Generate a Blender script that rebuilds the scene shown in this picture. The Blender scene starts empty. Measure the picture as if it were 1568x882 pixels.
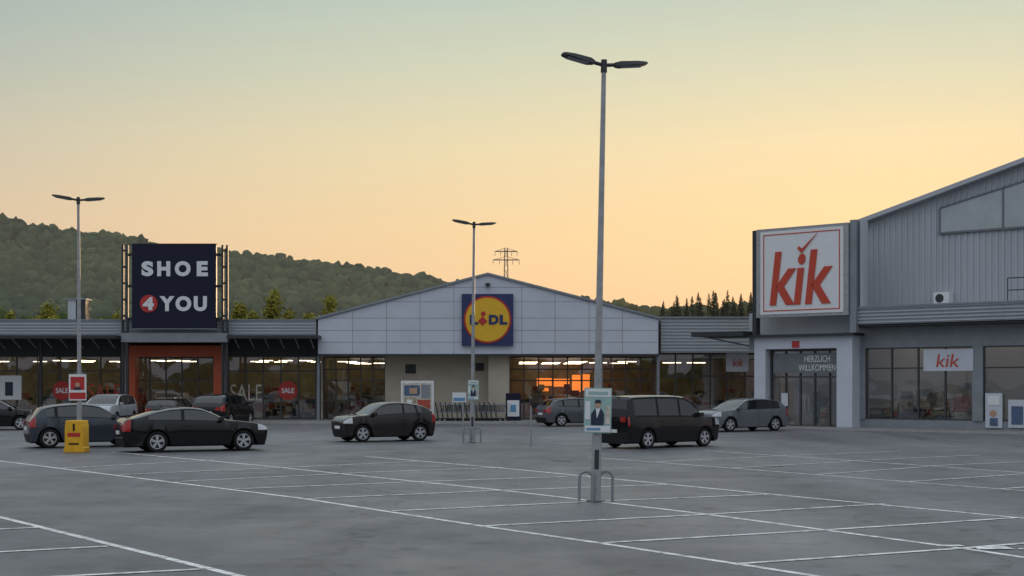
import bpy, bmesh, math, random
import numpy as np
from mathutils import Vector, Matrix
random.seed(7); np.random.seed(7)
S=bpy.context.scene
F=2100.0; HZ=588.0; CX=784.0; HC=2.15
def gp(u,v):
    D=F*HC/(v-HZ); return ((u-CX)/F*D, D)
def px(u,D): return (u-CX)/F*D
def pz(v,D): return HC+(HZ-v)/F*D
R=math.radians
# ------------------------------------------------------------ materials
def nm(name):
    m=bpy.data.materials.new(name); m.use_nodes=True
    return m, m.node_tree, m.node_tree.nodes['Principled BSDF']
def mat(name,col,rough=.6,metal=0,var=.15,scale=3,bump=0,bscale=40,spec=.5,coat=0,emit=None,es=0,stretch=None):
    m,nt,b=nm(name); N=nt.nodes; Lk=nt.links
    tc=N.new('ShaderNodeTexCoord'); mp=N.new('ShaderNodeMapping')
    if stretch: mp.inputs['Scale'].default_value=stretch
    Lk.new(tc.outputs['Object'],mp.inputs[0])
    n=N.new('ShaderNodeTexNoise'); n.inputs['Scale'].default_value=scale; n.inputs['Detail'].default_value=6; n.inputs['Roughness'].default_value=.65
    Lk.new(mp.outputs[0],n.inputs['Vector'])
    r=N.new('ShaderNodeMapRange'); r.inputs[1].default_value=.3; r.inputs[2].default_value=.7
    Lk.new(n.outputs['Fac'],r.inputs[0])
    mx=N.new('ShaderNodeMix'); mx.data_type='RGBA'
    mx.inputs[6].default_value=(*[c*(1-var) for c in col],1); mx.inputs[7].default_value=(*[min(1,c*(1+var)) for c in col],1)
    Lk.new(r.outputs[0],mx.inputs[0]); Lk.new(mx.outputs[2],b.inputs['Base Color'])
    b.inputs['Roughness'].default_value=rough; b.inputs['Metallic'].default_value=metal
    b.inputs['Specular IOR Level'].default_value=spec; b.inputs['Coat Weight'].default_value=coat
    b.inputs['Coat Roughness'].default_value=.03
    if bump:
        n2=N.new('ShaderNodeTexNoise'); n2.inputs['Scale'].default_value=bscale; n2.inputs['Detail'].default_value=4
        Lk.new(tc.outputs['Object'],n2.inputs['Vector'])
        bp=N.new('ShaderNodeBump'); bp.inputs['Strength'].default_value=bump; bp.inputs['Distance'].default_value=.05
        Lk.new(n2.outputs['Fac'],bp.inputs['Height']); Lk.new(bp.outputs[0],b.inputs['Normal'])
    if emit:
        b.inputs['Emission Color'].default_value=(*emit,1); b.inputs['Emission Strength'].default_value=es
    return m
def glass_mat(name,tint=(.72,.73,.70),refl=.16):
    m=bpy.data.materials.new(name); m.use_nodes=True; nt=m.node_tree; N=nt.nodes; N.clear(); Lk=nt.links
    o=N.new('ShaderNodeOutputMaterial'); mx=N.new('ShaderNodeMixShader'); t=N.new('ShaderNodeBsdfTransparent'); g=N.new('ShaderNodeBsdfGlossy')
    t.inputs[0].default_value=(*tint,1); g.inputs['Roughness'].default_value=.02; g.inputs[0].default_value=(.95,.96,.98,1)
    lw=N.new('ShaderNodeLayerWeight'); lw.inputs[0].default_value=.25
    mr=N.new('ShaderNodeMapRange'); mr.inputs[3].default_value=refl; mr.inputs[4].default_value=.9
    Lk.new(lw.outputs['Fresnel'],mr.inputs[0]); Lk.new(mr.outputs[0],mx.inputs[0])
    tc=N.new('ShaderNodeTexCoord'); n=N.new('ShaderNodeTexNoise'); n.inputs['Scale'].default_value=.8; n.inputs['Detail'].default_value=1
    Lk.new(tc.outputs['Object'],n.inputs['Vector']); bp=N.new('ShaderNodeBump'); bp.inputs['Strength'].default_value=.12; bp.inputs['Distance'].default_value=.12
    Lk.new(n.outputs['Fac'],bp.inputs['Height']); Lk.new(bp.outputs[0],g.inputs['Normal'])
    Lk.new(t.outputs[0],mx.inputs[1]); Lk.new(g.outputs[0],mx.inputs[2]); Lk.new(mx.outputs[0],o.inputs[0])
    return m
M={}
M['glass']=glass_mat('shop_glass')
M['white']=mat('facade_panel',(.58,.61,.67),.45,0,.07,.6)
M['seam']=mat('panel_seam',(.2,.21,.23),.7)
M['cream']=mat('cream_render',(.52,.46,.36),.85,0,.10,1,.2,60)
M['frost']=mat('frosted_panel',(.42,.45,.46),.4,0,.1,1)
M['dark']=mat('dark_steel',(.030,.032,.035),.55)
M['frame']=mat('window_frame',(.05,.053,.055),.45)
M['fframe']=mat('panel_frame',(.16,.17,.18),.5)
M['grey']=mat('grey_metal',(.25,.27,.29),.55,.1,.12,2)
M['gal']=mat('galvanised_steel',(.36,.365,.37),.45,.3,.2,6)
M['lgrey']=mat('light_grey_cladding',(.45,.47,.50),.55,0,.08,.8,stretch=(1,1,.2))
M['navy']=mat('navy_sign_face',(.008,.010,.030),.5,0,.05,spec=.3)
M['blue']=mat('blue_sign_face',(.025,.035,.12),.5,0,.05)
M['yellow']=mat('yellow_sign_face',(.80,.46,.02),.45,0,.05)
M['red']=mat('red_sign_face',(.50,.03,.025),.45,0,.05)
M['kred']=mat('orange_red_letters',(.55,.06,.025),.45,0,.05)
M['swhite']=mat('white_sign_face',(.78,.78,.78),.5,0,.04)
M['portal']=mat('orange_portal',(.48,.085,.03),.55,0,.1,1)
M['black']=mat('black_plastic',(.008,.008,.009),.6,0,.1,spec=.3)
M['tire']=mat('tyre_rubber',(.012,.012,.013),.8,0,.2,spec=.3)
M['rim']=mat('alloy_rim',(.60,.61,.63),.35,.4,.05)
M['rimd']=mat('brake_dark',(.02,.02,.02),.6)
M['cglass']=mat('car_glass',(.006,.008,.010),.02,0,.02,spec=1.0)
M['hl']=mat('headlamp_lens',(.60,.62,.65),.1,.2,.1,spec=.8,coat=1)
M['tl']=mat('tail_lamp_lens',(.40,.012,.01),.15,0,.1,coat=1)
M['plate']=mat('licence_plate',(.75,.75,.73),.5)
M['inner']=mat('shop_interior',(.40,.34,.26),.8,0,.3,1.5)
M['shelfa']=mat('goods_red',(.42,.08,.05),.6,0,.5,8)
M['shelfb']=mat('goods_pale',(.58,.53,.44),.6,0,.5,8)
M['shelfc']=mat('goods_blue',(.08,.13,.22),.6,0,.5,8)
M['tube']=mat('ceiling_tube_and_streak',(.9,.85,.7),.5,emit=(1,.80,.55),es=7.0)  # lit ceiling tubes, also added as stand-ins for bright reflection streaks in panes
M['glow']=mat('sunset_reflection_glow',(.8,.3,.05),.5,emit=(1,.24,.04),es=1.5)  # added glowing panels in place of the sunset reflection, no real window
M['pave']=mat('pavement_slabs',(.22,.215,.21),.85,0,.2,1.2,.3,30)
M['kerb']=mat('kerb_stone',(.34,.34,.33),.8,0,.2,3,.2,30)
M['yel']=mat('yellow_plinth',(.80,.42,.015),.6,0,.12,4)
M['trunk']=mat('bark',(.06,.045,.03),.9,0,.3,6)
M['suit']=mat('poster_suit',(.02,.03,.06),.6); M['skin']=mat('poster_skin',(.5,.3,.2),.6)
M['teal']=mat('poster_green',(.33,.50,.45),.6,0,.1); M['pblue']=mat('poster_blue',(.12,.3,.5),.6)
M['iron']=mat('cast_iron',(.07,.07,.07),.6,.3,.3,20)
def leafmat(name,c1,c2,sc=.4):
    m,nt,b=nm(name); N=nt.nodes; Lk=nt.links
    g=N.new('ShaderNodeNewGeometry'); tc=N.new('ShaderNodeTexCoord'); n=N.new('ShaderNodeTexNoise'); n.inputs['Scale'].default_value=sc; n.inputs['Detail'].default_value=5
    Lk.new(tc.outputs['Object'],n.inputs['Vector'])
    a=N.new('ShaderNodeMath'); a.operation='MULTIPLY_ADD'; a.inputs[1].default_value=.5
    s=N.new('ShaderNodeMapRange'); s.inputs[1].default_value=.3; s.inputs[2].default_value=.7; s.inputs[3].default_value=0; s.inputs[4].default_value=.5
    Lk.new(n.outputs['Fac'],s.inputs[0]); Lk.new(g.outputs['Random Per Island'],a.inputs[0]); Lk.new(s.outputs[0],a.inputs[2])
    mx=N.new('ShaderNodeMix'); mx.data_type='RGBA'; mx.inputs[6].default_value=(*c1,1); mx.inputs[7].default_value=(*c2,1)
    Lk.new(a.outputs[0],mx.inputs[0]); Lk.new(mx.outputs[2],b.inputs['Base Color']); b.inputs['Roughness'].default_value=.9
    b.inputs['Specular IOR Level'].default_value=.05
    return m
M['forest']=leafmat('forest_canopy',(.012,.024,.010),(.080,.105,.042),.02)
M['leaf']=leafmat('young_tree_leaves',(.12,.125,.02),(.34,.30,.06),.6)
M['conif']=leafmat('conifer_needles',(.055,.06,.028),(.15,.13,.06),.2)
M['hill']=mat('hill_ground',(.018,.026,.012),.95,0,.3,.01,spec=.1)
def asphalt():
    m,nt,b=nm('asphalt'); N=nt.nodes; Lk=nt.links
    tc=N.new('ShaderNodeTexCoord')
    def noise(sc,det=5,rough=.6,st=None,rot=0):
        mp=N.new('ShaderNodeMapping'); mp.inputs['Rotation'].default_value=(0,0,rot)
        if st: mp.inputs['Scale'].default_value=st
        Lk.new(tc.outputs['Object'],mp.inputs[0])
        n=N.new('ShaderNodeTexNoise'); n.inputs['Scale'].default_value=sc; n.inputs['Detail'].default_value=det; n.inputs['Roughness'].default_value=rough
        Lk.new(mp.outputs[0],n.inputs['Vector']); return n.outputs['Fac']
    def mr(x,a,bb,c,d):
        r=N.new('ShaderNodeMapRange'); r.inputs[1].default_value=a; r.inputs[2].default_value=bb; r.inputs[3].default_value=c; r.inputs[4].default_value=d
        Lk.new(x,r.inputs[0]); return r.outputs[0]
    def mul(x,y):
        k=N.new('ShaderNodeMath'); k.operation='MULTIPLY'; Lk.new(x,k.inputs[0]); Lk.new(y,k.inputs[1]); return k.outputs[0]
    big=mr(noise(.07,6,.6),.3,.7,.70,1.30)
    lane=mr(noise(.35,4,.6,(1,.12,1),R(-34)),.35,.65,.76,1.22)
    med=mr(noise(.9,8,.7),.3,.7,.78,1.2)
    grain=mr(noise(45,3,.8),.3,.7,.55,1.45)
    stain=mr(noise(1.7,3,.5),.60,.70,1,.62)
    v=N.new('ShaderNodeTexVoronoi'); v.feature='DISTANCE_TO_EDGE'; v.inputs['Scale'].default_value=.11
    dn=N.new('ShaderNodeTexNoise'); dn.inputs['Scale'].default_value=.6; dn.inputs['Detail'].default_value=6
    Lk.new(tc.outputs['Object'],dn.inputs['Vector'])
    av=N.new('ShaderNodeVectorMath'); av.operation='MULTIPLY_ADD'; av.inputs[1].default_value=(3,3,0); Lk.new(dn.outputs['Color'],av.inputs[0]); Lk.new(tc.outputs['Object'],av.inputs[2])
    Lk.new(av.outputs[0],v.inputs['Vector'])
    crack=mr(v.outputs['Distance'],.0,.006,.6,1)
    f=mul(mul(mul(mul(big,lane),mul(med,grain)),stain),crack)
    mx=N.new('ShaderNodeVectorMath'); mx.operation='SCALE'; mx.inputs[0].default_value=(.126,.124,.134); Lk.new(f,mx.inputs['Scale'])
    Lk.new(mx.outputs[0],b.inputs['Base Color'])
    Lk.new(mr(noise(.35,5),.3,.7,.40,.68),b.inputs['Roughness']); b.inputs['Specular IOR Level'].default_value=.45
    bp=N.new('ShaderNodeBump'); bp.inputs['Strength'].default_value=.5; bp.inputs['Distance'].default_value=.01
    Lk.new(noise(60,3,.8),bp.inputs['Height']); Lk.new(bp.outputs[0],b.inputs['Normal'])
    return m
M['asph']=asphalt()
def paintline():
    m,nt,b=nm('worn_road_paint'); N=nt.nodes; Lk=nt.links
    tc=N.new('ShaderNodeTexCoord'); n=N.new('ShaderNodeTexNoise'); n.inputs['Scale'].default_value=4; n.inputs['Detail'].default_value=9; n.inputs['Roughness'].default_value=.8
    Lk.new(tc.outputs['Object'],n.inputs['Vector'])
    r=N.new('ShaderNodeMapRange'); r.inputs[1].default_value=.36; r.inputs[2].default_value=.56; Lk.new(n.outputs['Fac'],r.inputs[0])
    mx=N.new('ShaderNodeMix'); mx.data_type='RGBA'; mx.inputs[6].default_value=(.20,.19,.19,1); mx.inputs[7].default_value=(.82,.82,.80,1)
    Lk.new(r.outputs[0],mx.inputs[0]); Lk.new(mx.outputs[2],b.inputs['Base Color']); b.inputs['Roughness'].default_value=.6
    return m
M['line']=paintline()
# ------------------------------------------------------------ builders
def link(o): S.collection.objects.link(o); return o
class Grp:
    def __init__(s,name,loc=(0,0,0),rz=0,ry=0):
        e=bpy.data.objects.new(name,None); e.empty_display_size=.5; link(e)
        e.location=loc; e.rotation_euler=(0,ry,rz); s.e=e
class MB:
    def __init__(s): s.v=[];s.f=[];s.m=[];s.mats=[]
    def mi(s,k):
        if k not in s.mats: s.mats.append(k)
        return s.mats.index(k)
    def add(s,vs,fs,k):
        b=len(s.v); s.v+= [tuple(p) for p in vs]; i=s.mi(k)
        for f in fs: s.f.append([b+q for q in f]); s.m.append(i)
    def box(s,x0,x1,y0,y1,z0,z1,k):
        s.add([(x0,y0,z0),(x1,y0,z0),(x1,y1,z0),(x0,y1,z0),(x0,y0,z1),(x1,y0,z1),(x1,y1,z1),(x0,y1,z1)],
              [(0,3,2,1),(4,5,6,7),(0,1,5,4),(1,2,6,5),(2,3,7,6),(3,0,4,7)],k)
    def obox(s,c,ax,ay,az,k):
        c=Vector(c);ax=Vector(ax);ay=Vector(ay);az=Vector(az)
        vs=[c+a*ax+b*ay+d*az for d in(-1,1) for a,b in((-1,-1),(1,-1),(1,1),(-1,1))]
        s.add(vs,[(0,3,2,1),(4,5,6,7),(0,1,5,4),(1,2,6,5),(2,3,7,6),(3,0,4,7)],k)
    def cyl(s,p0,p1,r0,r1,k,n=12):
        p0=Vector(p0);p1=Vector(p1); d=(p1-p0).normalized(); a=d.orthogonal().normalized(); b=d.cross(a)
        vs=[];
        for p,r in((p0,r0),(p1,r1)):
            for i in range(n):
                t=2*math.pi*i/n; vs.append(p+a*math.cos(t)*r+b*math.sin(t)*r)
        fs=[(i,(i+1)%n,n+(i+1)%n,n+i) for i in range(n)]+[tuple(range(n-1,-1,-1)),tuple(range(n,2*n))]
        s.add(vs,fs,k)
    def tube(s,pts,r,k,n=8):
        for a,b in zip(pts[:-1],pts[1:]): s.cyl(a,b,r,r,k,n)
    def prism(s,pts,y0,y1,k):
        n=len(pts); vs=[(x,y0,z) for x,z in pts]+[(x,y1,z) for x,z in pts]
        s.add(vs,[tuple(range(n)),tuple(range(2*n-1,n-1,-1))]+[(i,n+i,n+(i+1)%n,(i+1)%n) for i in range(n)],k)
    def disc(s,x,z,r,y0,y1,k,n=40):
        s.prism([(x+r*math.cos(2*math.pi*i/n),z+r*math.sin(2*math.pi*i/n)) for i in range(n)],y0,y1,k)
    def obj(s,name,parent=None,smooth=None,bevel=0,merge=False):
        me=bpy.data.meshes.new(name); me.from_pydata(s.v,[],s.f)
        for k in s.mats: me.materials.append(M[k])
        me.polygons.foreach_set('material_index',s.m)
        if merge or smooth is not None:
            bm=bmesh.new(); bm.from_mesh(me)
            if merge: bmesh.ops.remove_doubles(bm,verts=bm.verts,dist=2e-4)
            bmesh.ops.recalc_face_normals(bm,faces=bm.faces); bm.to_mesh(me); bm.free()
        if smooth is not None:
            me.polygons.foreach_set('use_smooth',[True]*len(me.polygons)); me.set_sharp_from_angle(angle=R(smooth))
        me.update(); o=bpy.data.objects.new(name,me); link(o)
        if parent: o.parent=parent.e
        if bevel:
            b=o.modifiers.new('bevel','BEVEL'); b.width=bevel; b.segments=2; b.limit_method='ANGLE'
        return o
def text(g,name,body,xc,zc,y,w,h,k,off=.03,shear=0,sp=1.0,ext=.015,rz=0):
    c=bpy.data.curves.new(name,'FONT'); c.body=body; c.align_x='CENTER'; c.align_y='CENTER'; c.offset=off; c.shear=shear; c.space_character=sp; c.extrude=ext
    c.materials.append(M[k]); o=bpy.data.objects.new(name,c); link(o); bpy.context.view_layer.update()
    bb=[Vector(q) for q in o.bound_box]; x0=min(q.x for q in bb);x1=max(q.x for q in bb);y0=min(q.y for q in bb);y1=max(q.y for q in bb)
    sx=w/(x1-x0); sy=h/(y1-y0); o.scale=(sx,sy,1); o.rotation_euler=(R(90),0,rz)
    o.location=(xc-(x0+x1)/2*sx,y,zc-(y0+y1)/2*sy); o.parent=g.e
    return o
# ------------------------------------------------------------ camera/world/sun
cam=bpy.data.cameras.new('camera'); co=link(bpy.data.objects.new('camera',cam)); S.camera=co
co.location=(0,0,HC); co.rotation_euler=(R(90),0,0); cam.sensor_width=36; cam.lens=36*F/1568; cam.shift_y=147/1568; cam.clip_end=6000
S.view_settings.view_transform='Standard'; S.view_settings.look='None'; S.view_settings.exposure=0
AZ=R(16); EL=R(3.5)
sv=Vector((math.sin(AZ)*math.cos(EL),math.cos(AZ)*math.cos(EL),math.sin(EL)))
sl=bpy.data.lights.new('sun','SUN'); sl.energy=1.6; sl.angle=R(.5); sl.color=(1,.66,.36)
so=link(bpy.data.objects.new('sun',sl)); so.rotation_euler=sv.to_track_quat('Z','Y').to_euler(); so.location=(40,60,60)
W=bpy.data.worlds.new('World'); S.world=W; W.use_nodes=True; nt=W.node_tree; N=nt.nodes; Lk=nt.links
bg=N['Background']
sky=N.new('ShaderNodeTexSky'); sky.sky_type='NISHITA'; sky.sun_disc=False; sky.sun_elevation=EL; sky.sun_rotation=AZ; sky.dust_density=3; sky.air_density=1.2
tc=N.new('ShaderNodeTexCoord'); nz=N.new('ShaderNodeVectorMath'); nz.operation='NORMALIZE'; Lk.new(tc.outputs['Generated'],nz.inputs[0])
sx=N.new('ShaderNodeSeparateXYZ'); Lk.new(nz.outputs[0],sx.inputs[0])
def ramp(st):
    r=N.new('ShaderNodeValToRGB'); el=r.color_ramp.elements
    el[0].position=st[0][0]; el[0].color=(*st[0][1],1); el[1].position=st[-1][0]; el[1].color=(*st[-1][1],1)
    for p,c in st[1:-1]:
        e=el.new(p); e.color=(*c,1)
    Lk.new(sx.outputs['Z'],r.inputs[0]); return r
warm=ramp([(0,(.93,.55,.29)),(.06,(.93,.61,.34)),(.11,(.92,.67,.36)),(.17,(.84,.71,.43)),(.22,(.66,.67,.49)),(.27,(.51,.60,.51)),(.4,(.56,.66,.70)),(1,(.90,.98,1.06))])
cool=ramp([(0,(.66,.46,.35)),(.06,(.72,.52,.38)),(.12,(.69,.54,.39)),(.17,(.55,.52,.42)),(.22,(.41,.46,.43)),(.27,(.33,.415,.42)),(.4,(.50,.61,.70)),(1,(.90,.98,1.06))])
back=ramp([(0,(.25,.26,.30)),(.08,(.32,.33,.37)),(.2,(.39,.42,.49)),(.4,(.53,.60,.70)),(1,(.90,.98,1.06))])
hd=N.new('ShaderNodeVectorMath'); hd.operation='MULTIPLY'; hd.inputs[1].default_value=(1,1,0); Lk.new(nz.outputs[0],hd.inputs[0])
hn=N.new('ShaderNodeVectorMath'); hn.operation='NORMALIZE'; Lk.new(hd.outputs[0],hn.inputs[0])
dt=N.new('ShaderNodeVectorMath'); dt.operation='DOT_PRODUCT'; dt.inputs[1].default_value=(math.sin(AZ),math.cos(AZ),0); Lk.new(hn.outputs[0],dt.inputs[0])
def sm(a,b_):
    mr=N.new('ShaderNodeMapRange'); mr.interpolation_type='SMOOTHSTEP'; mr.inputs[1].default_value=a; mr.inputs[2].default_value=b_; Lk.new(dt.outputs['Value'],mr.inputs[0]); return mr.outputs[0]
mx0=N.new('ShaderNodeMix'); mx0.data_type='RGBA'; Lk.new(sm(-.1,.72),mx0.inputs[0]); Lk.new(back.outputs[0],mx0.inputs[6]); Lk.new(cool.outputs[0],mx0.inputs[7])
mx=N.new('ShaderNodeMix'); mx.data_type='RGBA'; Lk.new(sm(.70,1),mx.inputs[0]); Lk.new(mx0.outputs[2],mx.inputs[6]); Lk.new(warm.outputs[0],mx.inputs[7])
sc=N.new('ShaderNodeVectorMath'); sc.operation='SCALE'; sc.inputs['Scale'].default_value=.007; Lk.new(sky.outputs[0],sc.inputs[0])
ad=N.new('ShaderNodeVectorMath'); ad.operation='ADD'; Lk.new(sc.outputs[0],ad.inputs[0]); Lk.new(mx.outputs[2],ad.inputs[1])
Lk.new(ad.outputs[0],bg.inputs[0]); bg.inputs[1].default_value=1.0
# ------------------------------------------------------------ ground
g=MB(); g.add([(-2500,-1500,0),(2500,-1500,0),(2500,4000,0),(-2500,4000,0)],[(0,1,2,3)],'asph'); g.obj('parking_lot_ground')
ln=MB()
def strip(p,q,w=.12,z=.004):
    p=Vector((*p,z)); q=Vector((*q,z)); d=(q-p).normalized(); n=Vector((-d.y,d.x,0))*w/2
    ln.add([p-n,q-n,q+n,p+n],[(0,1,2,3)],'line')
def poly(pp,w=.12,z=.004):
    for a,b in zip(pp[:-1],pp[1:]): strip(gp(*a),gp(*b),w,z)
L1=[(-200,683),(0,706),(460,763),(740,806),(920,832),(1130,864),(1500,921)]
L2=[(170,692),(400,713),(770,751),(1085,788),(1265,812),(1475,840),(1800,888)]
L3=[(560,699),(760,716),(1180,757),(1560,793),(1900,825)]
L0=[(-300,730),(0,792),(365,882),(520,921)]
for L_ in (L1,L2,L3,L0): poly(L_)
for a,b in [((95,717),(330,705)),((182,727),(440,716)),((268,738),(555,724)),((360,749),(640,738)),((470,764),(775,751)),((600,783),(915,768)),((740,806),(1085,788)),((920,832),(1265,812)),((1130,864),(1475,840)),
            ((440,716),(640,707)),((555,724),(770,716)),((640,738),(900,729)),((775,751),(1030,742)),((915,768),(1185,757)),((1085,788),(1355,772)),((1265,812),(1560,793)),((1475,840),(1780,815)),
            ((165,837),(-60,849)),((310,872),(60,885)),((62,808),(-160,818))]:
    strip(gp(*a),gp(*b),.11,.008)
L4=[(900,700),(1250,727),(1700,762)]; L5=[(1080,690),(1400,712),(1750,737)]
poly(L4,.09); poly(L5,.09)
for a,b in [((1000,708),(1180,699)),((1120,717),(1300,707)),((1250,727),(1420,715)),((1390,738),(1568,726)),((1530,749),(1700,738)),((1200,698),(1380,691)),((1300,706),(1500,697)),((1420,714),(1640,704))]:
    strip(gp(*a),gp(*b),.09,.008)
ax,ay=gp(1520,840)
for dx,dy,w,l in ((0,0,.35,.5),(-.45,.25,.2,.3),(.5,-.1,.15,.45)): ln.add([(ax+dx-l/2,ay+dy-w/2,.012),(ax+dx+l/2,ay+dy-w/3,.012),(ax+dx+l/2.4,ay+dy+w/2,.012),(ax+dx-l/2.6,ay+dy+w/2.4,.012)],[(0,1,2,3)],'line')
ln.obj('parking_bay_markings')
for i,(u,v) in enumerate(((860,706),(1180,714))):
    x,y=gp(u,v); gg=Grp('manhole_cover',(x,y,0)); b=MB(); b.cyl((0,0,-.02),(0,0,.003),.34,.34,'iron',24); b.cyl((0,0,.0031),(0,0,.006),.28,.28,'iron',24); b.obj('lid',gg)
pv=MB(); pv.box(-45,11.2,73.4,79.0,0,.12,'pave'); pv.box(-45,11.2,73.25,73.4,0,.125,'kerb')
pv.obj('shop_pavement')
# ------------------------------------------------------------ glazing
def glazing(mb,gl,x0,x1,z0,z1,y,nx,zs=(),fw=.07):
    gl.add([(x0,y,z0),(x1,y,z0),(x1,y,z1),(x0,y,z1)],[(0,1,2,3)],'glass')
    for i in range(nx+1):
        x=x0+(x1-x0)*i/nx; mb.box(x-fw/2,x+fw/2,y-.06,y+.06,z0,z1,'frame')
    for z in (z0+fw/2,z1-fw/2,*zs):
        for i in range(nx):
            a=x0+(x1-x0)*i/nx+fw/2; b=x0+(x1-x0)*(i+1)/nx-fw/2
            mb.box(a,b,y-.05,y+.05,z-fw/2,z+fw/2,'frame')
def goods(mb,x0,x1,y0,y1,n,zmax=1.9):
    for i in range(n):
        x=random.uniform(x0,x1); y=random.uniform(y0,y1); w=random.uniform(.3,.9); h=random.uniform(.7,zmax)
        zz=.13
        while zz<h:
            dz=random.uniform(.12,.4); 
            mb.box(x,x+w*random.uniform(.6,1),y,y+.4,zz+.01,zz+dz,random.choice(['shelfa','shelfb','shelfc','inner','dark','shelfb'])); zz+=dz+.03
def tubes(mb,a,c,y,z,p=.6,l=1.1):
    q=a
    while q<c-l:
        if random.random()<p: mb.box(q,q+l,y,y+.09,z,z+.04,'tube')
        q+=l+.35
YF=79.0; YG=77.0
# ------------------------------------------------------------ supermarket (gable)
G=Grp('supermarket_building')
x0=px(487,YG); x1=px(1008,YG); xa=px(747,YG); zb=pz(542,YG); ze=pz(489,YG); zp=pz(421,YG)
b=MB(); b.prism([(x0,zb),(x1,zb),(x1,ze),(xa,zp),(x0,ze)],YG,YG+.25,'white'); 
b.obj('gable_wall',G)
b=MB()
for (xa1,z1_,xb1,z2_) in ((x0-.1,ze,xa,zp),(xa,zp,x1+.1,ze)):
    b.prism([(xa1,z1_+.003),(xb1,z2_+.003),(xb1,z2_+.13),(xa1,z1_+.13)],YG-.12,YG+45,'grey')
b.obj('roof',G)
b=MB()
def gz(x): return ze+(zp-ze)*(1-abs(x-xa)/(xa-x0 if x<xa else x1-xa))
for u in (540,592,643,695,799,850,902,953): 
    x=px(u,YG); b.box(x-.012,x+.012,YG-.004,YG,zb+.002,gz(x)-.02,'seam')
for z in (pz(524,YG),pz(506,YG),pz(487,YG),pz(462,YG),pz(440,YG)):
    if z<ze: a,c=x0,x1
    else:
        k=(z-ze)/(zp-ze); a=x0+(xa-x0)*k; c=x1-(x1-xa)*k
    b.box(a+.05,c-.05,YG-.006,YG-.0041,z-.01,z+.01,'seam')
b.box(x0,x1,YG-.05,YG+.25,zb-.1,zb-.003,'dark')
b.box(xa-.12,xa+.12,YG-.3,YG-.007,pz(436,YG)-.08,pz(436,YG)+.08,'dark')
b.obj('panel_joints',G)
b=MB(); gl=MB()
xc0=px(590,YF); xc1=px(780,YF)
zt_=zb-.1
b.box(xc0,xc1,YF-.1,YF+.2,.12,zt_,'cream')
b.prism([(px(748,YF-1),.12),(xc1,.12),(xc1,zt_),(px(748,YF-1),zt_)],YF-1.2,YF-.103,'cream')
b.box(px(621,YF),px(637,YF),YF-.14,YF-.103,pz(572,YF),pz(558,YF),'dark')
b.box(px(728,YF),px(741,YF),YF-.14,YF-.103,pz(568,YF),pz(556,YF),'dark')
b.box(x0,x1,YG+.25,YF+12,zt_,zt_+.08,'inner')
b.box(x0-.1,x0,YF-.1,YF+14,.0,zt_,'inner')
b.box(x0,x1+8,YF+12,YF+12.2,0,zt_,'inner'); b.box(x0,x1+8,YF,YF+12,.0,.10,'inner')
b.obj('walls',G)
b=MB()
glazing(b,gl,x0+.05,xc0,.12,zt_,YF,5,(1.2,2.35,3.0))
glazing(b,gl,xc1,x1,.12,zt_,YF,10,(2.35,3.0))
for u in (487,921,1008): b.cyl((px(u,YG+.3),YG+.4,.0),(px(u,YG+.3),YG+.4,zt_),.09,.09,'grey')
b.obj('window_frames',G); gl.obj('window_glass',G)
b=MB(); goods(b,x0+.5,xc0-1,YF+1,YF+7,26); goods(b,xc1+.5,x1-1,YF+1.5,YF+8,40)
for k in range(5):
    yy=YF+2+k*2.1
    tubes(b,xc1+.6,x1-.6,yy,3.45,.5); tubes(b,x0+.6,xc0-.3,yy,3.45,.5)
for u0,u1_,v0,v1 in ((822,845,591,579),(848,872,592,580),(876,889,600,574),(891,903,598,573),(826,840,599,594)): b.box(px(u0,YF+9),px(u1_,YF+9),YF+9,YF+9.1,pz(v0,YF+9),pz(v1,YF+9),'glow')  # orange sunset reflection imitated by glowing panels set behind the glass
b.obj('shop_interior',G)
ys=YG-.25; b=MB(); b.box(px(707,ys),px(786,ys),ys,YG-.01,pz(529,ys),pz(450,ys),'blue')
cx_=px(746.5,ys); cz_=pz(489.5,ys); r_=35*ys/F
b.disc(cx_,cz_,r_*1.04,ys-.03,ys-.001,'red'); b.disc(cx_,cz_,r_*.96,ys-.06,ys-.031,'yellow'); b.obj('sign_panel',G)
u1=ys/F
for ch,uc,w in (('L',726,13),('D',756,15),('L',771,12)): text(G,'sign_letter',ch,px(uc,ys),cz_,ys-.075,w*u1,15*u1,'blue',.06)
b=MB(); b.obox((px(739,ys),ys-.08,cz_-.08),(.13,0,.13),(0,.015,0),(-.13,0,.13),'red'); b.disc(px(740,ys),cz_+.33,.13,ys-.09,ys-.062,'red'); b.obj('sign_letter_i',G)
# annex
A=Grp('flat_roof_shop_building'); b=MB(); xA0=px(1010,78); xA1=px(1172,78)
zA0=pz(540,78); zA1=pz(488,78)
b.box(xA0+.03,xA1+4,77.6,95,zA0,zA1,'lgrey')
for k in range(11): 
    z=zA0+.05+(zA1-zA0-.1)*k/10; b.box(xA0+.03,xA1+4,77.57,77.599,z,z+.05,'grey')
b.box(xA0+.03,xA1+4,77.5,95.1,zA1+.002,zA1+.1,'grey')
b.box(x1+8.1,xA1+6,YF+9,YF+9.2,0,zA0,'inner')
b.obj('walls',A); b=MB(); gl=MB(); glazing(b,gl,x1+.2,xA1+3,.12,zA0,YF,9,(2.6,),.09)
b.obj('window_frames',A); gl.obj('window_glass',A)
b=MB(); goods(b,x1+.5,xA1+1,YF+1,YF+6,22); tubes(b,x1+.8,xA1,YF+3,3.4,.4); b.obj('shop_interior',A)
b=MB(); b.box(px(1112,78.8),px(1146,78.8),78.8,78.85,pz(569,78.8),pz(541,78.8),'white'); b.obj('banner',A)
text(A,'banner_letters','kik',px(1130,78.8),pz(555,78.8),78.78,.6,.45,'kred',0,.15)
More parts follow.
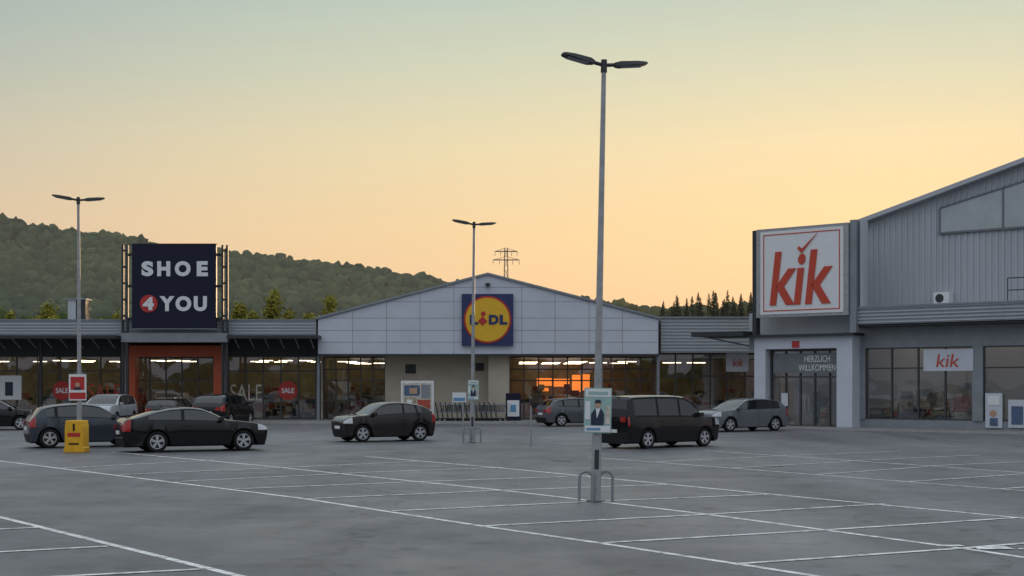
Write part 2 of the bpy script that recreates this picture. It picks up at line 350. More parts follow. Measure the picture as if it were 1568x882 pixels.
# ------------------------------------------------------------ shoe shop
Q=Grp('shoe_shop_building'); b=MB(); gl=MB()
xl=-48; xs=x0-.12; zr0=pz(514,YG); zr1=pz(491,YG)
b.box(xl,xs,YG,YG+.3,zr0,zr1,'lgrey'); b.box(xl,xs,YG-.05,YG+25,zr1+.002,zr1+.08,'grey')
for k in range(5):
    z=zr0+.08+(zr1-zr0-.16)*k/4; b.box(xl,xs,YG-.03,YG-.001,z,z+.05,'grey')
b.box(xl,xs,YG+.3,YF+.3,zr0,zr0+.1,'dark')
b.box(xl,xs,YF-.02,YF+.3,pz(545,YF),zr0-.002,'dark')
b.box(xl,xs,YF+8,YF+8.2,0,zr0,'inner'); b.box(xl,xs,YF+.3,YF+8,0,.1,'inner'); b.box(xl,xs,YF+.3,YF+8,zr0,zr0+.1,'inner')
b.obj('walls',Q); zt2=pz(545,YF)
b=MB()
glazing(b,gl,px(62,YF),px(185,YF),.12,zt2,YF,4,(2.9,)); glazing(b,gl,px(350,YF),px(484,YF),.12,zt2,YF,5,(2.9,),.08); glazing(b,gl,px(-200,YF),px(58,YF),.12,zt2,YF,8,(2.9,))
glazing(b,gl,px(206,YF),px(328,YF),.12,pz(547,YF),YF-.1,5,(2.35,)); 
b.obj('window_frames',Q); gl.obj('window_glass',Q)
b=MB(); yp=YF-.9
b.box(px(195,yp),px(207,yp),yp,YF-.2,.12,pz(529,yp),'portal'); b.box(px(327,yp),px(339,yp),yp,YF-.2,.12,pz(529,yp),'portal')
b.box(px(207,yp)+.003,px(327,yp)-.003,yp,YF-.2,pz(546,yp),pz(529,yp),'portal'); b.obj('entrance_portal',Q)
b=MB(); yq=YG-.6
for u in (191,344):
    b.box(px(u-5,yq),px(u-2,yq),yq,yq+.2,.12,pz(375,yq),'dark'); b.box(px(u+2,yq),px(u+5,yq),yq,yq+.2,.12,pz(375,yq),'dark')
    for v in (385,410,435,460,485,510): b.box(px(u-2,yq)+.002,px(u+2,yq)-.002,yq+.02,yq+.18,pz(v,yq),pz(v-3,yq),'dark')
for v in (392,440,490): b.box(px(196,yq),px(339,yq),yq+.05,yq+.15,pz(v,yq),pz(v-4,yq),'dark')
b.box(px(186,yq),px(349,yq),yq-.1,yq+.5,pz(524,yq),pz(510,yq),'grey')
for a,c in ((352,490),(-300,184)):
    b.prism([(px(a,yq),pz(519,yq)),(px(c,yq),pz(519,yq)),(px(c,yq),pz(514,yq)),(px(a,yq),pz(514,yq))],yq-.9,YG-.051,'dark')
    n=6 if a>0 else 20
    for i in range(n):
        x=px(a,yq)+(px(c,yq)-px(a,yq))*(i+.5)/n; b.cyl((x,yq-.8,pz(519,yq)-.02),(x,YG-.1,pz(519,yq)-.5),.035,.035,'grey',6)
for u in (58,487): b.box(px(u-2,YG),px(u+2,YG),YG+.4,YG+.6,.12,zr0,'dark')
for u in (191,344): b.box(px(u-4,YF-.3),px(u+4,YF-.3),YF-.35,YF-.05,.12,zr0,'grey')
b.obj('canopy_and_columns',Q)
b=MB(); yb=yq-.25; b.box(px(202,yb),px(331,yb),yb,yq-.002,pz(503,yb),pz(374,yb),'navy'); b.obj('sign_panel',Q)
b=MB(); b.disc(px(228,yb),pz(465,yb),13.5*yb/F,yb-.04,yb-.001,'red')
e=.04
b.box(px(202,yb)-e,px(331,yb)+e,yb-.02,yq+.02,pz(374,yb)+.001,pz(374,yb)+e,'dark'); b.box(px(202,yb)-e,px(331,yb)+e,yb-.02,yq+.02,pz(503,yb)-e,pz(503,yb)-.001,'grey'); b.obj('sign_trim',Q)
s_=yb/F
for ch,uc,w in (('S',226,18),('H',251,20),('O',280,24),('E',310,17)): text(Q,'sign_letter',ch,px(uc,yb),pz(411.5,yb),yb-.03,w*s_,23*s_,'swhite',.055)
for ch,uc,w in (('Y',256,23),('O',281,24),('U',307,20)): text(Q,'sign_letter',ch,px(uc,yb),pz(465,yb),yb-.03,w*s_,23*s_,'swhite',.055)
text(Q,'sign_numeral','4',px(227.5,yb),pz(465,yb),yb-.06,17*s_,20*s_,'swhite',.05)
yw=YF-.09
for u,w in ((95,1),(441,1)):
    b=MB(); b.disc(px(u,yw),pz(598,yw),14.5*yw/F,yw-.02,yw,'red'); b.obj('sale_sticker',Q)
    text(Q,'sale_sticker_letters','SALE',px(u,yw),pz(598,yw),yw-.03,19*yw/F,8*yw/F,'swhite',.03,ext=.004)
for u in (160,377): text(Q,'sale_window_letters','SALE',px(u,yw),pz(601,yw),yw,48*yw/F,25*yw/F,'kred' if u==160 else 'shelfb',-.008,ext=.004)
b=MB(); b.box(px(0,yw),px(33,yw),yw-.02,yw,pz(612,yw),pz(575,yw),'swhite'); b.box(px(8,yw),px(20,yw),yw-.03,yw-.021,pz(606,yw),pz(585,yw),'suit'); b.obj('window_poster',Q)
b=MB(); goods(b,px(62,YF),px(180,YF),YF+.8,YF+5,30,1.8); goods(b,px(352,YF),px(475,YF),YF+.8,YF+5,30,1.8); goods(b,px(212,YF),px(315,YF),YF+2.5,YF+6,16,1.6); goods(b,px(-150,YF),px(50,YF),YF+1,YF+5,24,1.5)
for k in range(4):
    for a,c in ((65,180),(215,322),(355,480),(-150,50)): tubes(b,px(a,YF)+.2,px(c,YF),YF+1.2+k*1.7,3.5,.5,.8)  # glowing strips added to imitate reflection streaks in the shoe shop glass
b.obj('shop_interior',Q)
b=MB(); yv=YF+5; b.box(px(104,yv),px(116,yv),yv,yv+1,zr1+.08,pz(459,yv),'lgrey'); b.box(px(116,yv)+.01,px(131,yv),yv,yv+1,zr1+.08,pz(459,yv),'dark'); b.box(px(100,yv),px(133,yv),yv-.1,yv+1.1,pz(459,yv)+.003,pz(457,yv),'grey'); b.obj('roof_vent',Q)
# ------------------------------------------------------------ clothing shop (right)
P0=(px(1155,70.5),70.5); KA=R(40); kc,ks=math.cos(KA),math.sin(KA)
K=Grp('clothing_shop_building',(P0[0],P0[1],0),-KA)
def kq(u,off=0):
    Ox=P0[0]+ks*off; Oy=P0[1]+kc*off; c=(u-CX)/F; t=(c*Oy-Ox)/(kc+c*ks); return t,Oy-t*ks
def kx(u,off=0): return kq(u,off)[0]
def kz(v,u,off=0): return pz(v,kq(u,off)[1])
XE=32
b=MB(); gl=MB()
ho=2.2; hx0=kx(1216,ho); hA=kx(1318,ho); hB=kx(1568,ho); zA=kz(345,1318,ho); zB=kz(252,1568,ho); sl_=(zB-zA)/(hB-hA)
apex=hA+15; 
def hz(x): return zA+(x-hA)*sl_ if x<apex else zA+(2*apex-x-hA)*sl_
b.prism([(hx0,0),(XE+4,0),(XE+4,hz(XE+4)),(apex,hz(apex)),(hx0,hz(hx0))],ho+.001,ho+40,'lgrey')
b.obj('hall_walls',K)
b=MB(); zbr=kz(470,1320,ho)
x=hx0+.1; wx0=kx(1440,ho); wx1=kx(1640,ho); wz1=kz(320,1440,ho); wz0=kz(356,1440,ho)
wtop=min(hz(wx1)-.9,wz0+2.6)
while x<XE+4:
    top=hz(x)-.05
    if wx0-.15<x<wx1: b.box(x,x+.1,ho-.05,ho,zbr-.5,wz0-.12,'lgrey'); zz=wz1+(wtop-wz1)*max(0,(x-wx0))/(wx1-wx0)+.14; b.box(x,x+.1,ho-.05,ho,min(top-.02,zz),top,'lgrey')
    else: b.box(x,x+.1,ho-.05,ho,zbr-.5,top,'lgrey')
    x+=.30
b.obj('hall_cladding_ribs',K)
b=MB()
b.prism([(hx0-.4,hz(hx0-.4)),(apex,hz(apex)),(apex,hz(apex)+.22),(hx0-.4,hz(hx0-.4)+.22)],ho-.5,ho+40,'lgrey')
b.prism([(apex,hz(apex)),(XE+4,hz(XE+4)),(XE+4,hz(XE+4)+.22),(apex,hz(apex)+.22)],ho-.5,ho+40,'lgrey')
b.obj('hall_roof',K)
b=MB(); 
b.prism([(wx0,wz0),(wx1,wz0),(wx1,wtop),(wx0,wz1)],ho-.07,ho-.001,'frost')
nn=2
for i in range(nn+1):
    x=wx0+(wx1-wx0)*i/nn; b.box(x-.04,x+.04,ho-.11,ho-.071,wz0,wz1+(wtop-wz1)*i/nn,'fframe')
b.box(wx0-.05,wx1,ho-.14,ho-.071,wz0-.1,wz0,'fframe')
b.prism([(wx0,wz1),(wx1,wtop),(wx1,wtop+.06),(wx0,wz1+.06)],ho-.12,ho-.002,'fframe')
b.obj('hall_window_band',K)
co_=-1.0; zc1=kz(472,1312,co_); zc0=kz(497,1312,co_)
b=MB(); cx0=kx(1306,co_)
b.box(cx0,XE,co_,ho-.06,zc0,zc1,'grey')
for k in range(5):
    z=zc0+.06+(zc1-zc0-.12)*k/4; b.box(cx0,XE,co_-.03,co_-.001,z,z+.06,'lgrey')
b.box(cx0-.1,XE,co_-.08,co_+.2,zc1+.002,zc1+.08,'grey')
b.box(cx0,XE,co_+.1,.4,zc0-.12,zc0-.002,'dark')
zk=kz(533,1320); b.box(kx(1306),XE,-.02,.3,zk,zc0-.125,'grey'); 
b.box(kx(1306),XE,-.03,.3,0,.45,'grey')
b.box(0,XE,5,5.2,0,zc0-.13,'inner'); b.box(0,XE,.3,5,0,.1,'inner'); b.box(0,XE,.3,ho,zc0-.3,zc0-.2,'inner')
for u0,u1_ in ((1306,1326),(1490,1506)): b.box(kx(u0),kx(u1_),-.1,.3,.451,zk-.002,'grey')
b.box(-.3,kx(1306),.0,ho,zk,zc1,'lgrey')
b.obj('walls',K)
b=MB(); gl=MB()
glazing(b,gl,kx(1326),kx(1490),.45,zk,.05,4,(2.9,)); glazing(b,gl,kx(1506),XE,.45,zk,.05,10,(2.9,)); 
po=-.9
glazing(b,gl,kx(1172,po)+.1,kx(1281,po)+.2,.02,kz(535,1230,po),po+.5,5,(2.5,),.08); 
hxm=(kx(1172,po)+kx(1281,po))/2+.15
for dx in (-.12,.12): b.cyl((hxm+dx,po+.4,.8),(hxm+dx,po+.4,1.5),.02,.02,'gal',6)
b.obj('window_frames',K); gl.obj('window_glass',K)
b=MB(); goods(b,kx(1326),kx(1490)-.8,.8,3.5,40,2.2); goods(b,kx(1506),XE-1,.8,3.5,60,2.1); goods(b,.5,kx(1290),1.5,4,12,1.7)
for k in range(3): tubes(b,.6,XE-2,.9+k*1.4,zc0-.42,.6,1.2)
b.obj('shop_interior',K)
b=MB(); zp0=kz(517,1160,po); zp1=kz(535,1160,po)
a0=kx(1155,po);a1=kx(1172,po);a2=kx(1281,po);a3=kx(1305,po)
b.box(a0,a1,po,.1,0,zp0,'white'); b.box(a2,a3,po,.1,0,zp0,'white'); b.box(a1+.003,a2-.003,po,.1,zp1,zp0,'white')
b.box(a0-.2,a3+.2,po-.3,1.0,zp0+.003,zp0+.12,'dark')
b.box(kx(1213,po),kx(1224,po),po-.03,po-.001,zp1+.05,zp1+.38,'red')
b.obj('entrance_portal',K)
b=MB(); b.box(a1+.25,a2-.2,po+.35,po+.40,kz(571,1230,po),kz(541,1230,po),'fframe'); b.obj('welcome_band',K)
text(K,'welcome_letters','HERZLICH\nWILLKOMMEN',kx(1246,po),kz(556,1246,po),po+.33,2.0,.75,'swhite',.0,ext=.004)
b=MB(); b.box(kx(1060,-1.5),a0-.25,-1.6,1.4,kz(515,1100,-1.5),kz(508,1100,-1.5),'dark'); 
b.cyl((kx(1080,-1),-1,kz(515,1100,-1.5)),(kx(1155,0),.3,kz(532,1100,-1.5)),.04,.04,'grey',6); b.obj('side_canopy',K)
so_=-1.3; c0=kx(1158,so_); c1=kx(1299,so_); s0=kz(487,1158,so_); s1=kz(352,1158,so_)
b=MB(); b.box(c0,c1,so_,so_+.5,s0,s1,'gal'); b.box(c0+.25,c1-.25,so_-.03,so_-.001,s0+.15,s1-.15,'swhite')
m0,m1,n0,n1=c0+.42,c1-.42,s0+.30,s1-.30
for q in ((m0,m1,n0,n0+.05),(m0,m1,n1-.05,n1),(m0,m0+.05,n0+.051,n1-.051),(m1-.05,m1,n0+.051,n1-.051)): b.box(q[0],q[1],so_-.045,so_-.031,q[2],q[3],'kred')
b.obj('sign_panel',K)
b=MB(); b.box(c0-.28,c0-.06,so_+.1,so_+.5,zp0+.12,s1-.02,'dark'); b.box(c1+.03,c1+.35,so_+.1,so_+.6,zp0+.12,s1+.12,'grey'); b.box(c1+.45,c1+.62,so_+.3,so_+.8,zc1,s1+.08,'lgrey')
for z in (s0+.8,s0+2,s0+3.4): b.box(c0-.06,c1+.03,so_+.52,so_+.62,z,z+.12,'dark')
b.obj('sign_frame',K)
w_=(m1-m0)
text(K,'sign_letters','kik',(m0+m1)/2,n0+1.62,so_-.06,w_*.82,2.65,'kred',.02,.16,1.02)
b=MB(); ym=so_-.08; xk=(m0+m1)/2+.1; zk2=n0+2.80
b.prism([(xk-.28,zk2+.25),(xk-.05,zk2),(xk+.8,zk2+.95),(xk-.03,zk2+.22),(xk-.2,zk2+.36)],ym,ym+.03,'kred'); b.obj('sign_tick',K)
b=MB(); b.box(kx(1416),kx(1492),-.14,-.11,kz(568,1450),kz(535,1450),'white'); b.box(kx(1510),kx(1536),-.1,-.07,kz(655,1520),kz(602,1520),'white')
b.box(kx(1545),kx(1590),-.1,-.07,kz(655,1560),kz(612,1560),'white'); b.box(kx(1550),kx(1568),-.12,-.101,kz(650,1560),kz(622,1560),'shelfc')
b.box(kx(1514),kx(1532),-.12,-.101,kz(620,1520),kz(606,1520),'swhite')
b.disc(kx(1522),kz(633,1520),.16,-.12,-.101,'skin',12); b.box(kx(1517),kx(1529),-.12,-.101,kz(652,1520),kz(640,1520),'shelfc')
b.box(kx(1190,po),kx(1200,po),po+.42,po+.44,kz(622,1200,po),kz(602,1200,po),'white'); b.obj('window_banners',K)
text(K,'banner_letters','kik',kx(1453),kz(552,1453),-.16,1.1,.6,'kred',.0,.15,ext=.004)
b=MB(); aa=kx(1430,ho-.6); b.box(aa,aa+.75,ho-.65,ho-.06,kz(467,1440,ho),kz(449,1440,ho),'swhite'); b.disc(aa+.3,(kz(467,1440,ho)+kz(449,1440,ho))/2,.21,ho-.67,ho-.651,'dark',20)
b.obj('air_conditioner',K,bevel=.02)
b=MB(); r0=kx(1543,.2); zr=zc1+.08
for i in range(9): b.cyl((r0+i*1.2,.2,zr),(r0+i*1.2,.2,zr+1.1),.025,.025,'dark',6)
for z in (.55,1.1): b.cyl((r0,.2,zr+z),(r0+9.6,.2,zr+z),.025,.025,'dark',6)
b.obj('roof_railing',K)
b=MB(); b.box(-1,XE,-3.2,5,0,.06,'pave'); b.box(-1,XE,-3.35,-3.2,0,.065,'kerb'); o=b.obj('clothing_shop_pavement'); o.location=(P0[0],P0[1],0); o.rotation_euler=(0,0,-KA)
# ------------------------------------------------------------ lamps
def lamp(u,v,lean,aL,aR,hh=8.0,hoops=True,tiltL=10,tiltR=6):
    x,y=gp(u,v); g_=Grp('street_lamp',(x,y,0),0,lean)
    b=MB(); b.cyl((0,0,0),(0,0,1.5),.095,.085,'gal',16); b.cyl((0,0,1.5),(0,0,1.58),.085,.07,'gal',16); b.cyl((0,0,1.58),(0,0,hh-.05),.07,.042,'gal',16); b.cyl((0,0,hh-.15),(0,0,hh+.08),.06,.055,'dark',12)
    b.cyl((0,0,-.01),(0,0,.02),.19,.18,'iron',16); b.box(-.04,.04,-.1,-.08,.6,.95,'dark')
    b.obj('pole',g_,30)
    for a,tl,nme in ((aL,tiltL,'lamp_head_a'),(aR,tiltR,'lamp_head_b')):
        b=MB(); d=Vector((math.cos(R(a))*math.cos(R(tl)),math.sin(R(a))*math.cos(R(tl)),math.sin(R(tl)))); w=Vector((-math.sin(R(a)),math.cos(R(a)),0)); n=d.cross(w)
        if n.z<0: n=-n
        o0=Vector((0,0,hh-.02)); b.cyl(o0,o0+d*.24,.035,.035,'dark',10)
        pts=[(.2,.06,.035),(.3,.13,.045),(.62,.15,.035),(.78,.13,.02),(.82,.08,.015)]
        vs=[];fs=[]
        for t,ww,tt in pts:
            for sa,sb in((-1,-1),(1,-1),(.8,1),(-.8,1)): vs.append(o0+d*t+w*ww*sa+n*tt*sb)
        for i in range(len(pts)-1):
            for j in range(4): fs.append((4*i+j,4*i+(j+1)%4,4*i+4+(j+1)%4,4*i+4+j))
        fs+= [(3,2,1,0),tuple(4*(len(pts)-1)+j for j in range(4))]
        b.add(vs,fs,'dark')
        b.obox(o0+d*.52-n*.045,d*.2,w*.1,n*.004,'grey')
        b.obj(nme,g_)
    if hoops:
        for sx_ in (-1,1):
            b=MB(); cc=.12; h_=.54; pts=[Vector((-cc,0,0)),Vector((-cc,0,h_-.1))]
            for i in range(1,9):
                t=math.pi*i/8; pts.append(Vector((-math.cos(t)*cc,0,h_-.1+.12*math.sin(t))))
            pts.append(Vector((cc,0,0)))
            b.tube(pts,.028,'grey',8); o=b.obj('protection_hoop',g_); o.location=(sx_*.19,-.05+sx_*.1,0)
    return g_,x,y
gA,xA_,yA_=lamp(912,768,R(1.1),197,12)
gB,xB_,yB_=lamp(723,678,R(.5),195,14)
gC,xC_,yC_=lamp(122,690,R(-.3),195,14,8.1,False)
def poster(g_,x,z0,z1,w,y,name='election_poster',kind=0):
    b=MB(); b.box(x-w/2,x+w/2,y-.02,y,z0,z1,'teal' if kind==0 else 'swhite'); h=z1-z0
    yy=y-.026
    if kind==0:
        b.box(x-w/2+.02,x+w/2-.02,yy,y-.021,z0+.02,z0+h*.16,'swhite'); b.box(x-w/2+.02,x+w/2-.02,yy,y-.021,z1-h*.2,z1-.02,'swhite')
        b.box(x-w*.36,x+w*.36,yy-.006,yy-.001,z1-h*.15,z1-h*.08,'teal')
        b.box(x-w*.40,x+w*.1,yy-.006,yy-.001,z0+h*.06,z0+h*.11,'pblue')
        b.box(x-w*.46,x-w*.28,yy,y-.021,z0+h*.3,z0+h*.7,'swhite'); b.box(x+w*.29,x+w*.45,yy,y-.021,z0+h*.2,z0+h*.6,'shelfb')
        b.prism([(x-w*.24,z0+h*.17),(x+w*.22,z0+h*.17),(x+w*.23,z0+h*.42),(x+w*.12,z0+h*.54),(x-w*.10,z0+h*.54),(x-w*.24,z0+h*.42)],yy-.004,y-.021,'suit')
        b.prism([(x-w*.03,z0+h*.32),(x+w*.09,z0+h*.54),(x-w*.08,z0+h*.54)],yy-.008,yy-.0041,'swhite')
        b.disc(x+.0,z0+h*.63,w*.115,yy-.004,y-.021,'skin',16); b.prism([(x-w*.12,z0+h*.66),(x+w*.12,z0+h*.66),(x+w*.09,z0+h*.73),(x-w*.08,z0+h*.74)],yy-.008,yy-.0041,'suit')
    else:
        b.box(x-w/2+.02,x+w/2-.02,yy,y-.021,z0+h*.05,z0+h*.3,'red'); b.box(x-w*.4,x+w*.4,yy,y-.021,z0+h*.4,z0+h*.9,'pblue' if kind==1 else 'red')
        b.disc(x,z0+h*.6,w*.14,yy-.006,yy-.001,'skin',14); b.box(x-w*.2,x+w*.2,yy-.006,yy-.001,z0+h*.4,z0+h*.5,'suit')
    b.cyl((x,y+.005,z0+.15*h),(x,y+.12,z0+.15*h),.02,.02,'black',6); b.cyl((x,y+.005,z1-.15*h),(x,y+.12,z1-.15*h),.02,.02,'black',6)
    b.obj(name,g_)
poster(gA,.0,1.26,2.08,.50,-.12)
poster(gB,.03,pz(612,yB_),pz(582,yB_),.4,-.1,kind=0)
poster(gC,-.02,pz(613,yC_),pz(573,yC_),.56,-.1,kind=2)
gP=Grp('yellow_concrete_plinth',(gp(120,692)[0],gp(120,692)[1]-.15,0)); b=MB(); b.prism([(-.32,0),(.32,0),(.32,.15),(.29,.17),(.29,.8),(.26,1.0),(-.26,1.0),(-.29,.8),(-.29,.17),(-.32,.15)],-.3,.3,'yel'); b.obj('body',gP,bevel=.02)
b=MB(); b.box(-.2,.2,-.31,-.301,.5,.62,'red'); b.box(-.16,.16,-.31,-.301,.25,.3,'black'); b.box(-.03,.03,-.31,-.301,.68,.9,'black'); b.obj('label',gP)
x,y=gp(709,675); gS=Grp('information_sign',(x,y,0)); b=MB(); b.cyl((0,0,0),(0,0,pz(600,y)),.03,.03,'gal'); b.obj('post',gS)
b=MB(); b.box(-.4,.12,-.06,-.035,pz(616,y),pz(601,y),'swhite'); b.box(-.36,.08,-.066,-.061,pz(614,y),pz(609,y),'pblue'); b.obj('panel',gS)
x,y=gp(813,683); gS=Grp('signpost',(x,y,0)); b=MB(); b.cyl((0,0,0),(0,0,1.72),.03,.03,'gal'); b.obj('post',gS); b=MB(); b.box(-.03,.03,-.06,-.032,1.4,1.65,'dark'); b.cyl((0,0,1.72),(0,0,1.76),.04,.03,'dark'); b.obj('cap',gS)
y=75.5; gN=Grp('notice_board',(px(639,y),y,0)); b=MB(); s_=y/F
for sx_ in(-1,1): b.box(sx_*24*s_-.04,sx_*24*s_+.04,0,.08,.12,pz(583,y),'swhite')
b.box(-24*s_+.041,24*s_-.041,0,.08,pz(629,y),pz(583,y),'swhite'); b.obj('frame',gN)
b=MB(); b.box(-22*s_,22*s_,-.02,-.001,pz(627,y),pz(586,y),'shelfb')
for (a,c,d,e_,k) in ((-20,-2,626,608,'inner'),(0,20,626,612,'shelfa'),(-20,4,606,590,'shelfc'),(6,20,610,589,'grey'),(-16,-8,622,612,'swhite'),(-12,0,603,594,'skin')):
    zo=-.03 if k not in('swhite','skin') else -.036
    b.box(a*s_,c*s_,zo,zo+.008,pz(d,y),pz(e_,y),k)
b.obj('poster_display',gN)
y=76; gN=Grp('advertising_stand',(px(786,y),y,0)); b=MB(); b.box(-.42,.42,0,.12,.12,pz(602,y),'navy'); b.box(-.33,.33,-.02,-.001,.35,pz(613,y),'swhite'); b.box(-.15,.15,-.03,-.021,.6,1.0,'pblue'); b.obj('panel',gN,bevel=.03)
for ybase in (76.3,75.4):
    gT=Grp('shopping_cart_row',(px(668,ybase),ybase,.12)); b=MB()
    for i in range(13):
        o=i*.27+random.uniform(-.02,.02)
        for yy in (-.27,.27):
            b.tube([(o,yy,.12),(o+.75,yy,.12)],.014,'dark',5); b.tube([(o+.1,yy,.15),(o-.05,yy,1.0)],.016,'dark',5)
            b.tube([(o,yy,.45),(o+.8,yy*.8,.55),(o+.85,yy*.8,.92),(o-.02,yy,.9),(o,yy,.45)],.012,'grey',5)
            for k in range(6): b.tube([(o+.12+k*.12,yy*.95,.48+k*.012),(o+.12+k*.12,yy*.95,.9)],.007,'dark',4)
            for xw in (.05,.7): b.cyl((o+xw,yy-.02,.06),(o+xw,yy+.02,.06),.06,.06,'black',10)
        b.tube([(o-.05,-.27,1.0),(o-.05,.27,1.0)],.02,'red' if i%2 else 'black',6)
        b.tube([(o+.85,-.22,.92),(o+.85,.22,.92)],.01,'gal',4)
    b.obj('carts',gT)
# ------------------------------------------------------------ cars
KINDS={
'hatch':dict(top=[(0,.53),(.012,.57),(.05,.615),(.12,.645),(.2,.665),(.25,.68),(.34,.83),(.42,.945),(.48,.98),(.56,1),(.66,.995),(.78,.97),(.86,.93),(.90,.90),(.95,.76),(.98,.67),(1,.60)],cowl=.25,rs=.43,rr=.89,rb=.965,pil=[.575,.78],we=.86,belt=(.645,.70),seam=[.29,.57,.76]),
'mini':dict(top=[(0,.52),(.012,.57),(.05,.625),(.12,.655),(.2,.675),(.25,.69),(.34,.84),(.42,.95),(.48,.985),(.56,1),(.66,.99),(.78,.95),(.86,.90),(.91,.85),(.96,.72),(.985,.66),(1,.58)],cowl=.25,rs=.43,rr=.87,rb=.965,pil=[.63],we=.83,belt=(.645,.73),seam=[.30,.64]),
'coupe':dict(top=[(0,.50),(.012,.55),(.05,.61),(.12,.65),(.22,.69),(.29,.71),(.38,.86),(.46,.965),(.52,.995),(.58,1),(.68,.975),(.78,.915),(.87,.83),(.93,.765),(.97,.75),(.985,.72),(1,.64)],cowl=.29,rs=.47,rr=.72,rb=.92,pil=[.60],we=.83,belt=(.665,.73),seam=[.33,.61,.8]),
'van':dict(top=[(0,.46),(.012,.50),(.05,.555),(.12,.595),(.19,.615),(.22,.63),(.29,.79),(.36,.925),(.41,.975),(.5,.995),(.7,1),(.9,.99),(.965,.975),(.98,.93),(.99,.75),(1,.60)],cowl=.22,rs=.38,rr=.975,rb=.992,pil=[.47,.70],we=.94,belt=(.575,.60),seam=[.27,.47,.71]),
'suv':dict(top=[(0,.56),(.012,.60),(.05,.64),(.12,.66),(.2,.675),(.24,.69),(.33,.85),(.41,.955),(.47,.985),(.56,1),(.7,.995),(.84,.97),(.90,.93),(.95,.80),(.985,.68),(1,.62)],cowl=.24,rs=.42,rr=.90,rb=.97,pil=[.56,.76],we=.89,belt=(.645,.68),seam=[.28,.56,.76]),
}
def car(name,x,y,ang,kind,paint,L,Wd,H,wb,rw=.33,foh=.85,roof=None):
    kd=KINDS[kind]; g_=Grp(name,(x,y,0),R(ang)); b=MB()
    tp=kd['top']; xsn=[p[0] for p in tp]; zsn=[p[1] for p in tp]
    wf=foh/L; wr=(foh+wb)/L; ra=rw+.045; zs=.22
    st=set(xsn)|{.005,.03,.08,.15,.95,.97,.99}|{i*.04 for i in range(26)}
    for c in (wf,wr):
        hw=math.sqrt(ra*ra-(rw-zs)**2)/L
        st={q for q in st if not (c-hw-.006<q<c+hw+.006)}
        for i in range(13):
            t=-1+2*i/12; st.add(c+hw*math.sin(t*math.pi/2))
    for p in kd['pil']: 
        st={q for q in st if not (p-.018<q<p+.018)}|{p-.011,p+.011}
    for p in kd['seam']:
        st={q for q in st if abs(q-p)>.004 or q in(p-.011,p+.011)}|{p-.0016,p+.0016}
    st={q for q in st if not (abs(q-kd['we'])<.012)}|{kd['cowl'],kd['we'],kd['we']+.001}
    st=sorted(q for q in st if 0<=q<=1)
    ss=[st[0]]
    for q in st[1:]:
        if q-ss[-1]>.0009: ss.append(q)
    st=ss
    pl_x=[0,.005,.012,.03,.06,.12,.22,.8,.9,.95,.975,.99,1]; pl_y=[.72,.80,.85,.905,.945,.975,1,1,.985,.96,.93,.88,.80]
    if kind=='van': pl_y=[.74,.82,.87,.92,.955,.98,1,1,1,.995,.98,.95,.90]
    rows=[]
    for s in st:
        zt=np.interp(s,xsn,zsn)*H; yo=np.interp(s,pl_x,pl_y)*Wd/2; za=zs
        near=0
        for c in (wf,wr):
            dx=(s-c)*L
            if abs(dx)<ra: za=max(za,rw+math.sqrt(ra*ra-dx*dx))
            near=max(near,1-min(1,abs(dx)/(ra+.18)))
        fl=.022*min(1,near*2.2)
        bl=np.interp(s,[.2,.95],kd['belt'])*H
        z4=max(.31*H,za+.015); z5=max(.47*H if kind!='van' else .42*H,z4+.015); z6=max(min(bl,zt-.03),z5+.02); zt=max(zt,z6+.02)
        gh=zt-z6; k=min(1,max(0,(gh-.06)/.2)); 
        zr=z6+gh*.6*(1-k)+(gh-.055)*k
        yb_=yo*.955; tum=.34 if kind!='van' else .17
        yr=(yo*.92)*(1-k)+(yo*.945-(zr-z6)*tum)*k
        yi=Wd/2-.27
        r=[(0,.17),(yi,.17),(yi,za),(yo*.965+fl,za),(yo*.98+fl,z4),(yo*1.0+fl*.5,z5),(yb_,z6)]
        for t in (.07,.90,1): r.append((yb_+(yr-yb_)*t,z6+(zr-z6)*t))
        r+=[(yr*.88,zr+(zt-zr)*.62),(yr*.5,zr+(zt-zr)*.93),(0,zt)]
        X=L/2-s*L; rr=[]
        for (yy,zz) in r:
            e=0
            if s<.08: e=-(1-s/.08)*.10*(abs(zz-.42*H)/(.3*H))**2
            if s>.93 and kind!='van': e=((s-.93)/.07)*.07*(max(0,abs(zz-.45*H))/(.3*H))**2
            rr.append((X+max(-.25,min(.2,e)),yy,zz))
        rows.append(rr)
    NR=len(rows[0])
    def inside(s,a,c): return a<s<c
    for i in range(len(st)-1):
        sm=(st[i]+st[i+1])/2
        pill=any(abs(sm-p)<.011 for p in kd['pil']); seam=any(abs(sm-p)<.0016 for p in kd['seam'])
        win=inside(sm,kd['cowl']+.035,kd['we'])
        for j in range(NR-1):
            if j<3: k='black'
            elif j==3: k='black' if (kind in('suv',)) else paint
            elif j in(4,): k=paint
            elif j==5: k='hl' if sm<.075 else ('tl' if sm>(.95 if kind!='van' else .985) else paint)
            elif j==6: k='black' if win else paint
            elif j==7: k=('cglass' if not pill else 'black') if win else paint
            elif j==8: k='black' if win else paint
            elif j==9: k=roof or paint
            else:
                if inside(sm,kd['cowl'],kd['rs']) or inside(sm,kd['rr'],kd['rb']): k='cglass'
                else: k=(roof or paint) if inside(sm,kd['rs'],kd['rr']) else paint
            if seam and 3<=j<=6: k='black'
            for sg in (1,-1):
                q=[rows[i][j],rows[i+1][j],rows[i+1][j+1],rows[i][j+1]]
                q=[(a,sg*bb,c) for a,bb,c in q]
                if sg<0: q=q[::-1]
                b.add(q,[(0,1,2,3)],k)
